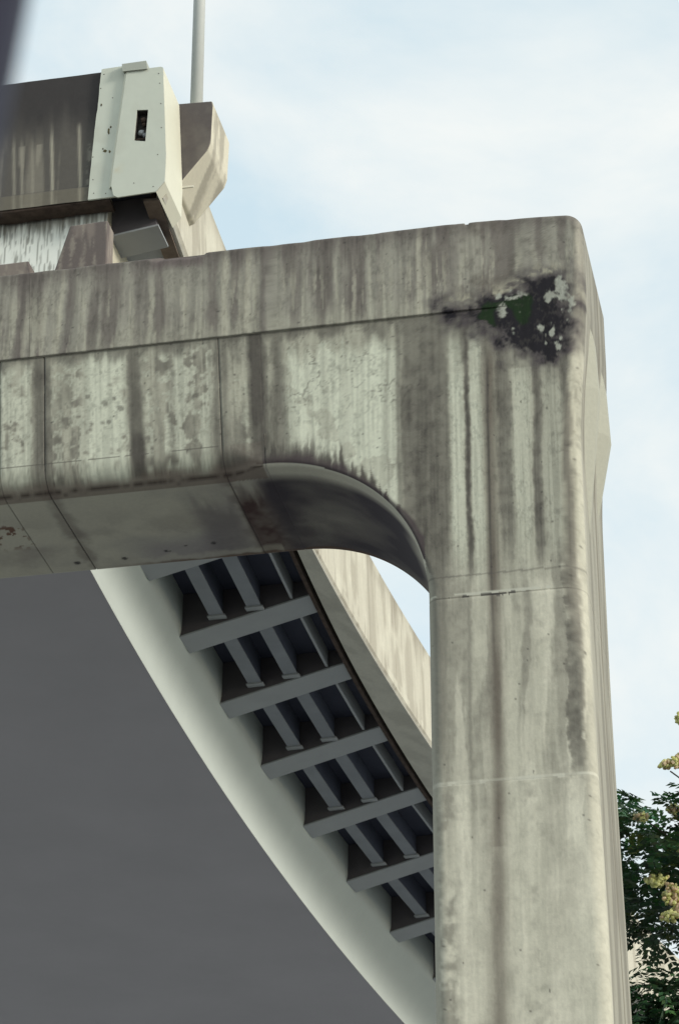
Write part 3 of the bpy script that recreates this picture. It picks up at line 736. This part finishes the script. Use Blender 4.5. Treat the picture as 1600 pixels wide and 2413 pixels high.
# joint cover strip (thin plate with ragged left edge)
def plate_mesh(name, outer, hole, y0, thick, mat, parent, k=0, extra=None):
    bm = bmesh.new()
    vo = [bm.verts.new((a, y0, z)) for a, z in outer]; eo = [bm.edges.new((vo[i], vo[(i + 1) % len(vo)])) for i in range(len(vo))]
    ed = list(eo)
    if hole:
        vh = [bm.verts.new((a, y0, z)) for a, z in hole]; ed += [bm.edges.new((vh[i], vh[(i + 1) % len(vh)])) for i in range(len(vh))]
    r = bmesh.ops.triangle_fill(bm, use_beauty=True, edges=ed, normal=(0, -1, 0))
    fs = [g for g in r['geom'] if isinstance(g, bmesh.types.BMFace)]
    ex = bmesh.ops.extrude_face_region(bm, geom=fs)
    bmesh.ops.translate(bm, vec=(0, thick, 0), verts=[g for g in ex['geom'] if isinstance(g, bmesh.types.BMVert)])
    bmesh.ops.recalc_face_normals(bm, faces=bm.faces)
    for _ in range(4):
        bmesh.ops.subdivide_edges(bm, edges=[e for e in bm.edges if e.calc_length() > .12], cuts=1)
        bmesh.ops.triangulate(bm, faces=bm.faces)
    me = bpy.data.meshes.new(name); bm.to_mesh(me); bm.free()
    co = np.array([v.co[:] for v in me.vertices])
    c = whitecol(co[:, 0], co[:, 2], k)
    if extra is not None: c = extra(c, co)
    ca = me.color_attributes.new('Col', 'FLOAT_COLOR', 'POINT'); c4 = np.ones((len(co), 4), np.float32); c4[:, :3] = c; ca.data.foreach_set('color', c4.ravel())
    me.materials.append(mat)
    return add_obj(name, me, parent)
rag = [(-5.07 + .035 * (fbm(np.array(z * 3.), np.array(0.), 741, 3) - .5) + (.115) * (z - 24.87) / 2.3 * 1.0, z) for z in np.linspace(24.86, 27.17, 30)]
outer = [(-4.64, 24.86), (-4.66, 25.1), (-4.64, 25.5), (-4.57, 27.18)][::1]
strip = plate_mesh('joint_cover', outer + rag[::-1], None, 1.135, .03, M_WHITE, stub, 3)
strip['label'] = 'narrow riveted white cover strip with ragged edge'
cap_poly = [(-4.54, 27.02), (-4.02, 27.02), (-3.99, 27.0), (-3.90, 25.45), (-3.905, 24.97), (-4.03, 24.81), (-4.60, 24.79), (-4.66, 24.83), (-4.70, 25.0), (-4.69, 25.2), (-4.66, 25.6)]
hole = [(-4.36, 26.29), (-4.19, 26.27), (-4.215, 25.71), (-4.385, 25.75)]
def capx(c, co):
    s, z = co[:, 0], co[:, 2]
    return mixc(c, nlin(190, 160, 96), .5 * np.exp(-((s + 4.6) / .04) ** 2 - ((z - 25.28) / .04) ** 2))
cap = plate_mesh('parapet_cap', cap_poly, hole, 1.06, .022, M_WHITE, stub, 9, capx)
cap['label'] = 'white sheet metal cap over the parapet end with a small dark slot'
# folded sides of the cap
n_ = len(cap_poly)
sv = [(a, 1.07, z) for a, z in cap_poly] + [((a if a > -4.2 else a - .055), 2.02 if a > -4.3 else 1.136, z) for a, z in cap_poly]
sf = [[i, (i + 1) % n_, n_ + (i + 1) % n_, n_ + i] for i in range(n_) if i not in (5, 6, 7)]
o = mesh_obj('cap_side', np.array(sv), sf, M_WHITE, cap, np.tile(nlin(214, 212, 192), (2 * n_, 1)))
o = mesh_obj('slot_recess', [(a, 1.08, z) for a, z in hole] + [(a, 1.2, z) for a, z in hole], [[0, 1, 5, 4], [1, 2, 6, 5], [2, 3, 7, 6], [3, 0, 4, 7], [4, 5, 6, 7]], new_mat('slot_inside', color=(.05, .045, .04), grain=.6, gscale=30, bump=.5, bscale=30), cap)
for (a, z, r) in ((-4.28, 26.16, .045), (-4.27, 26.08, .03), (-4.3, 25.93, .05), (-4.25, 25.88, .035)):
    bm = bmesh.new(); bmesh.ops.create_icosphere(bm, subdivisions=2, radius=r)
    for v_ in bm.verts: v_.co *= 1 + .3 * (random.random() - .5)
    me = bpy.data.meshes.new('rubble'); bm.to_mesh(me); bm.free(); me.materials.append(M_RUST if z > 26 else M_BRACK)
    add_obj('rubble', me, cap, (a, 1.15, z))
bm = bmesh.new(); bmesh.ops.create_cone(bm, cap_ends=True, segments=6, radius1=.008, radius2=.008, depth=.14)
me = bpy.data.meshes.new('bar'); bm.to_mesh(me); bm.free(); me.materials.append(M_RUST)
o = add_obj('bar', me, cap, (-4.29, 1.1, 25.79)); o.rotation_euler = (0, pi / 2, 0)
# hood plate on top, its white darkened to grey for shade
v, f = quadbox([(-4.60, 1.03, 27.0), (-4.22, 1.03, 26.99), (-4.22, 1.10, 27.03), (-4.60, 1.10, 27.03), (-4.62, 1.06, 27.16), (-4.25, 1.06, 27.165), (-4.25, 1.65, 27.17), (-4.62, 1.65, 27.165)])
o = mesh_obj('hood', v, f, M_WHITE, stub, np.tile(nlin(160, 162, 150), (8, 1))); fix_normals(o); o['label'] = 'small bent white hood plate on top, toned grey as shade'
# rivets and rust spots
bm = bmesh.new(); bmesh.ops.create_icosphere(bm, subdivisions=1, radius=.009)
for v_ in bm.verts: v_.co.y *= .5
riv = bpy.data.meshes.new('rivet'); bm.to_mesh(riv); bm.free(); riv.materials.append(M_RUST)
k0 = .00563
for (s_, z_) in ((-4.05, 26.9), (-4.03, 26.72), (-4.0, 26.35), (-3.98, 25.92), (-4.02, 25.45), (-4.07, 24.9), (-4.36, 25.0)):
    add_obj('rivet', riv, cap, (s_, 1.058, z_))
for (s_, z_) in ((-4.91, 27.07), (-4.95, 26.82), (-4.76, 26.62), (-4.93, 26.5), (-5.02, 26.3), (-5.02, 25.6), (-5.0, 25.2), (-4.98, 24.96), (-4.8, 24.93)):
    add_obj('rivet', riv, strip, (s_, 1.133, z_))
rust_patch = new_mat('rust_patch', color=lin(92, 84, 60), rough=1, grain=.7, gscale=40, bump=.4)
for (s_, z_, a_, b_) in ((-4.80, 26.02, .03, .08), (-4.77, 26.1, .02, .03), (-4.84, 25.68, .05, .04), (-4.77, 25.66, .025, .05), (-4.87, 25.72, .02, .03), (-4.93, 26.52, .025, .03)):
    an = np.linspace(0, 2 * pi, 10)[:-1]
    pv = [(s_ + a_ * .6 * cos(t) * (.4 + .9 * random.random()), 0, z_ + b_ * .7 * sin(t) * (.5 + .7 * random.random())) for t in an]
    v, f = prism([(p[0], p[2]) for p in pv], 1.130, 1.136)
    o = mesh_obj('rust_scab', v, f, rust_patch, strip); fix_normals(o)

# lamp pedestal bulging from the parapet
def pedestal():
    prof = [(-4.10, 27.05), (-3.49, 27.02), (-3.47, 26.95), (-3.49, 26.27), (-3.53, 26.14), (-3.98, 25.55), (-4.10, 25.5)]
    v, f = prism(prof, 2.03, 3.06)
    o = mesh_obj('lamp_pedestal', v, f, M_CONC, stub)
    bevel_obj(o, .018, 2)
    bm = bmesh.new(); bm.from_mesh(o.data); bmesh.ops.triangulate(bm, faces=bm.faces)
    for _ in range(5):
        bmesh.ops.subdivide_edges(bm, edges=[e for e in bm.edges if e.calc_length() > .07], cuts=1); bmesh.ops.triangulate(bm, faces=bm.faces)
    bm.normal_update()
    bm.to_mesh(o.data); 
    nr = np.array([v.normal[:] for v in bm.verts]); bm.free()
    co = np.array([v.co[:] for v in o.data.vertices]); s, y, z = co.T
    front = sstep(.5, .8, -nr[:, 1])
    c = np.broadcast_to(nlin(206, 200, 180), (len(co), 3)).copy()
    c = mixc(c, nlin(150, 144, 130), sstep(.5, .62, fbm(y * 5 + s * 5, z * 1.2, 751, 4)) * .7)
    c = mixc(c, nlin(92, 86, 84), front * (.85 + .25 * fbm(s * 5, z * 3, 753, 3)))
    ca = o.data.color_attributes.new('Col', 'FLOAT_COLOR', 'POINT'); c4 = np.ones((len(co), 4), np.float32); c4[:, :3] = c; ca.data.foreach_set('color', c4.ravel())
pedestal()
M_EDGE = new_mat('stained_slab_edge', color=lin(112, 100, 90), rough=.95, grain=.35, gscale=5, bump=.2)
v, f = quadbox([(-4.27, 1.27, 24.80), (-4.04, 1.27, 24.80), (-4.22, 4.2, 24.80), (-4.45, 4.2, 24.80), (-4.27, 1.27, 24.845), (-4.04, 1.27, 24.845), (-4.22, 4.2, 24.845), (-4.45, 4.2, 24.845)])
o = mesh_obj('slab_edge', v, f, M_EDGE, stub); fix_normals(o)
v, f = quadbox([(-4.0, 2.02, 25.5), (-3.74, 2.02, 25.5), (-3.74, 2.05, 25.5), (-4.0, 2.05, 25.5), (-4.0, 2.02, 25.53), (-3.74, 2.02, 25.53), (-3.74, 2.05, 25.53), (-4.0, 2.05, 25.53)])
mesh_obj('stub_bar', v, f, M_WHITE, stub, np.tile(nlin(215, 210, 195), (8, 1)))

# ------------------------------------------------------------------ lamp post on the pedestal
wx, wy = to_world(-3.87, 2.55)
lamp = empty('lamp_post', (wx, wy, 27.03), 0, label='slim pale grey lamp post standing on the viaduct parapet against the sky', category='lamp post')
def tube(p0, p1, r0, r1, seg=20):
    p0 = Vector(p0); p1 = Vector(p1); q = (p1 - p0).to_track_quat('Z', 'Y').to_matrix()
    v = []
    for p, r in ((p0, r0), (p1, r1)):
        for i in range(seg):
            a = 2 * pi * i / seg; v.append(tuple(p + q @ Vector((r * cos(a), r * sin(a), 0))))
    f = [[i, (i + 1) % seg, seg + (i + 1) % seg, seg + i] for i in range(seg)] + [list(range(seg))[::-1], list(range(seg, 2 * seg))]
    return v, f
v, f = tube((0, 0, 0), (0, 0, 9.0), .098, .075, 24); o = mesh_obj('pole', v, f, M_POLE, lamp); 
for p in o.data.polygons: p.use_smooth = len(p.vertices) == 4
v, f = tube((0, 0, 0), (0, 0, .03), .15, .15); mesh_obj('base_plate', v, f, M_POLE, lamp)
v, f = tube((0, 0, 8.9), (-1.8, -.4, 9.5), .04, .035, 12); mesh_obj('arm', v, f, M_POLE, lamp)
v, f = quadbox([(-2.3, -.6, 9.45), (-1.7, -.55, 9.42), (-1.7, -.25, 9.42), (-2.3, -.35, 9.45), (-2.25, -.56, 9.6), (-1.7, -.5, 9.62), (-1.7, -.3, 9.62), (-2.25, -.38, 9.6)])
o = mesh_obj('lamp_head', v, f, M_POLE, lamp); fix_normals(o); bevel_obj(o, .03)

# ------------------------------------------------------------------ dark post close to the camera, out of focus
post = empty('sign_post', (-0.598, 1.80, 0), 0, label='dark leaning post very close to the viewer, blurred at the top left corner', category='post')
v, f = tube((0, 0, 0), (.34, 0, 3.4), .05, .05, 20); o = mesh_obj('pole', v, f, M_POST, post)
for p in o.data.polygons: p.use_smooth = len(p.vertices) == 4
v, f = tube((.34, 0, 3.4), (.343, 0, 3.43), .056, .03, 20); mesh_obj('pole_cap', v, f, M_POST, post)

# ------------------------------------------------------------------ tree
TX, TY = 7.4, 42.5
tree = empty('leafy_tree', (TX, TY, 0), 0, label='tall green tree with feathery leaves and pale yellow pod clusters beside the pier column', category='tree')
def limb(points, radii, seg=10):
    v = []; f = []
    for i, p in enumerate(points):
        p = Vector(p); a = Vector(points[max(0, i - 1)]); b = Vector(points[min(len(points) - 1, i + 1)])
        q = (b - a).to_track_quat('Z', 'Y').to_matrix()
        for k in range(seg):
            t = 2 * pi * k / seg; v.append(tuple(p + q @ Vector((radii[i] * cos(t), radii[i] * sin(t), 0))))
    for i in range(len(points) - 1):
        for k in range(seg): f.append([i * seg + k, i * seg + (k + 1) % seg, (i + 1) * seg + (k + 1) % seg, (i + 1) * seg + k])
    f.append([(len(points) - 1) * seg + k for k in range(seg)])
    return v, f
v, f = limb([(0, 0, 0), (.1, 0, 3), (-.05, .1, 7), (.1, 0, 11), (.0, 0, 14.5)], [.32, .26, .22, .18, .12]); o = mesh_obj('trunk', v, f, M_BARK, tree, smooth=True)
twigs = []
R_ = random.Random(5)
for i in range(26):
    z0 = R_.uniform(9.5, 14.3); a = R_.uniform(0, 2 * pi)
    if i < 8: a = pi + R_.uniform(-.8, .8)
    L_ = R_.uniform(2.0, 3.3); rise = R_.uniform(.3, 1.1)
    pts = []; rad = []
    for t in np.linspace(0, 1, 6):
        pts.append((cos(a) * L_ * t + R_.uniform(-.1, .1) * t, sin(a) * L_ * t * .9 + R_.uniform(-.1, .1) * t, z0 + rise * L_ * t * (1 - .3 * t))); rad.append(.07 * (1 - t) + .012)
    v, f = limb(pts, rad, 6); mesh_obj('limb', v, f, M_BARK, tree, smooth=True)
    twigs += pts[2:]
# foliage: compound leaves
vx = []; fc = []; cc = []
def leaflet(base, dirv, nrm, Ln, Wd, col):
    i0 = len(vx); side = dirv.cross(nrm).normalized()
    mid = base + dirv * Ln * .45
    dip = -nrm * Ln * .1
    vx.extend([base, mid + side * Wd - dip * .4, base + dirv * Ln + dip, mid - side * Wd - dip * .4])
    fc.append((i0, i0 + 1, i0 + 2)); fc.append((i0, i0 + 2, i0 + 3)); cc.extend([col] * 4)
def comp_leaf(base, dirv, Ln, n, up, col):
    rach = dirv.normalized(); side = rach.cross(up)
    if side.length < .1: side = Vector((1, 0, 0))
    side.normalize(); nrm = side.cross(rach).normalized()
    droop = Vector((0, 0, -1))
    for k in range(n):
        t = (k + 1) / n
        p = base + rach * Ln * t + droop * Ln * .25 * t * t
        for sg in (1, -1):
            d = (rach * .55 + side * sg * .85 + droop * .25 + Vector((R_.uniform(-.2, .2), R_.uniform(-.2, .2), R_.uniform(-.2, .2)))).normalized()
            j = R_.uniform(.8, 1.2)
            leaflet(p, d, nrm, .135 * j * (1 - .35 * abs(t - .5)), .036 * j, tuple(c * R_.uniform(.8, 1.2) for c in col))
    leaflet(base + rach * Ln + droop * Ln * .25, rach, nrm, .09, .02, col)
cen = Vector((-.05, 0, 15.0)); rad = Vector((3.55, 2.8, 4.0))
clumps = []
while len(clumps) < 1500:
    p = Vector((R_.uniform(-1, 1), R_.uniform(-1, 1), R_.uniform(-1, 1)))
    e = (abs(p.x) ** 4 + abs(p.y) ** 3 + abs(p.z) ** 4)
    if e > 1 or e < .04 or (p.x > 0 and R_.random() < .45): continue
    q = Vector((p.x * rad.x, p.y * rad.y, p.z * rad.z)) + cen
    # a ragged hole low on the side of the crown
    if q.x < -1.0 and 15.45 < q.z < 17.05 and R_.random() < .985: continue
    if fbm(np.array(q.x * .9 + 3), np.array(q.z * .9), 811, 3) < .33: continue
    if q.z > 18.1 + .5 * float(fbm(np.array(q.x * 1.5), np.array(q.y), 813, 2)): continue
    clumps.append(q)
dens = 0
for q in clumps:
    outd = (q - cen); outd = Vector((outd.x / rad.x, outd.y / rad.y, outd.z / rad.z)).normalized()
    cv = R_.uniform(.7, 1.3)
    base_c = (0.055 * cv, 0.118 * cv, 0.050 * cv)
    for k in range(R_.randint(7, 12)):
        d = (outd + Vector((R_.uniform(-1, 1), R_.uniform(-1, 1), R_.uniform(-.9, .5)))).normalized()
        b0 = q + Vector((R_.gauss(0, .22), R_.gauss(0, .22), R_.gauss(0, .18)))
        yel = R_.random() < .1
        col = (0.10, 0.13, 0.03) if yel else tuple(c * R_.uniform(.75, 1.25) for c in base_c)
        comp_leaf(b0, d, R_.uniform(.28, .42), R_.randint(4, 6), Vector((0, 0, 1)), col)
# stray sprays hanging clear of the crown
for (a, b, c_) in ((-2.55, -.3, 16.55), (-2.4, -.2, 16.45), (-2.1, -.4, 16.1), (-2.15, -.4, 15.9), (-1.95, -.2, 16.35), (-2.6, -.1, 18.6), (-2.45, 0, 18.5), (-2.7, .1, 18.3), (-2.4, -.2, 18.2)):
    for k in range(2): comp_leaf(Vector((a, b, c_)), Vector((R_.uniform(-.5, .5), -.2, -.8 if c_ < 17 else .1)).normalized(), .36, 5, Vector((0, -1, .2)), (0.03, 0.06, 0.025))
mesh_obj('crown', np.array([tuple(v) for v in vx]), np.array(fc), M_LEAF, tree, np.array(cc))
# pod clusters
def cluster(cx_, cy_, cz_, rx, ry, rz, n_, pinkness=.3, lean_=0.0):
    bm = bmesh.new(); cols = []
    for k in range(n_):
        while True:
            p = Vector((R_.uniform(-1, 1), R_.uniform(-1, 1), R_.uniform(-1, 1)))
            if p.length < 1: break
        c = Vector((p.x * rx, p.y * ry, p.z * rz + p.x * lean_))
        mt = Matrix.Translation(c) @ Matrix.Rotation(R_.uniform(0, 6), 4, Vector((R_.random(), R_.random(), R_.random() + .1)).normalized()) @ Matrix.Diagonal((1, .62, 1.35, 1))
        r = bmesh.ops.create_icosphere(bm, subdivisions=1, radius=R_.uniform(.028, .044), matrix=mt)
        if R_.random() < pinkness: q = (.90, .74, .50)
        else: q = (.92, .92, .46)
        j = R_.uniform(.65, 1.15)
        cols += [tuple(x * j for x in q)] * len(r['verts'])
    me = bpy.data.meshes.new('pod_cluster'); bm.to_mesh(me); bm.free()
    ca = me.color_attributes.new('Col', 'FLOAT_COLOR', 'POINT'); c4 = np.ones((len(me.vertices), 4), np.float32); c4[:, :3] = cols; ca.data.foreach_set('color', c4.ravel())
    me.materials.append(M_POD); add_obj('pod_cluster', me, tree, (cx_, cy_, cz_))
    v, f = limb([(cx_ + rx, cy_, cz_ - .1), (cx_ + rx + .5, cy_ + .2, cz_ - .4), (cx_ + rx + 1.1, cy_ + .5, cz_ - 1.0)], [.012, .015, .02], 5)
    mesh_obj('limb', v, f, M_BARK, tree)
CL = [(1548, 2075, .20, .10, 60, .15), (1585, 2110, .16, .18, 70, .5), (1578, 2160, .13, .08, 40, .2), (1600, 2130, .15, .15, 50, .6), (1590, 1797, .16, .07, 55, .35), (1565, 1803, .08, .05, 26, .35), (1600, 1785, .12, .08, 36, .35),
      (1600, 1690, .06, .10, 34, .3), (1510, 1925, .12, .06, 30, .4), (1588, 1908, .14, .07, 36, .6), (1610, 2000, .2, .1, 50, .3), (1640, 1900, .25, .15, 70, .3), (1660, 2250, .2, .15, 60, .3), (1700, 2050, .25, .15, 70, .3)]
F_ = 6700.0; th = radians(PITCH)
for (u, v_, rx, rz, n_, pk) in CL:
    a, b = u - 800, 1206.5 - v_
    r = Vector((a, F_ * cos(th) - b * sin(th), F_ * sin(th) + b * cos(th))); r *= 40.6 / r.y
    cluster(r.x - TX, 40.6 - TY, r.z + 1.6, rx, .1, rz, n_, pk)
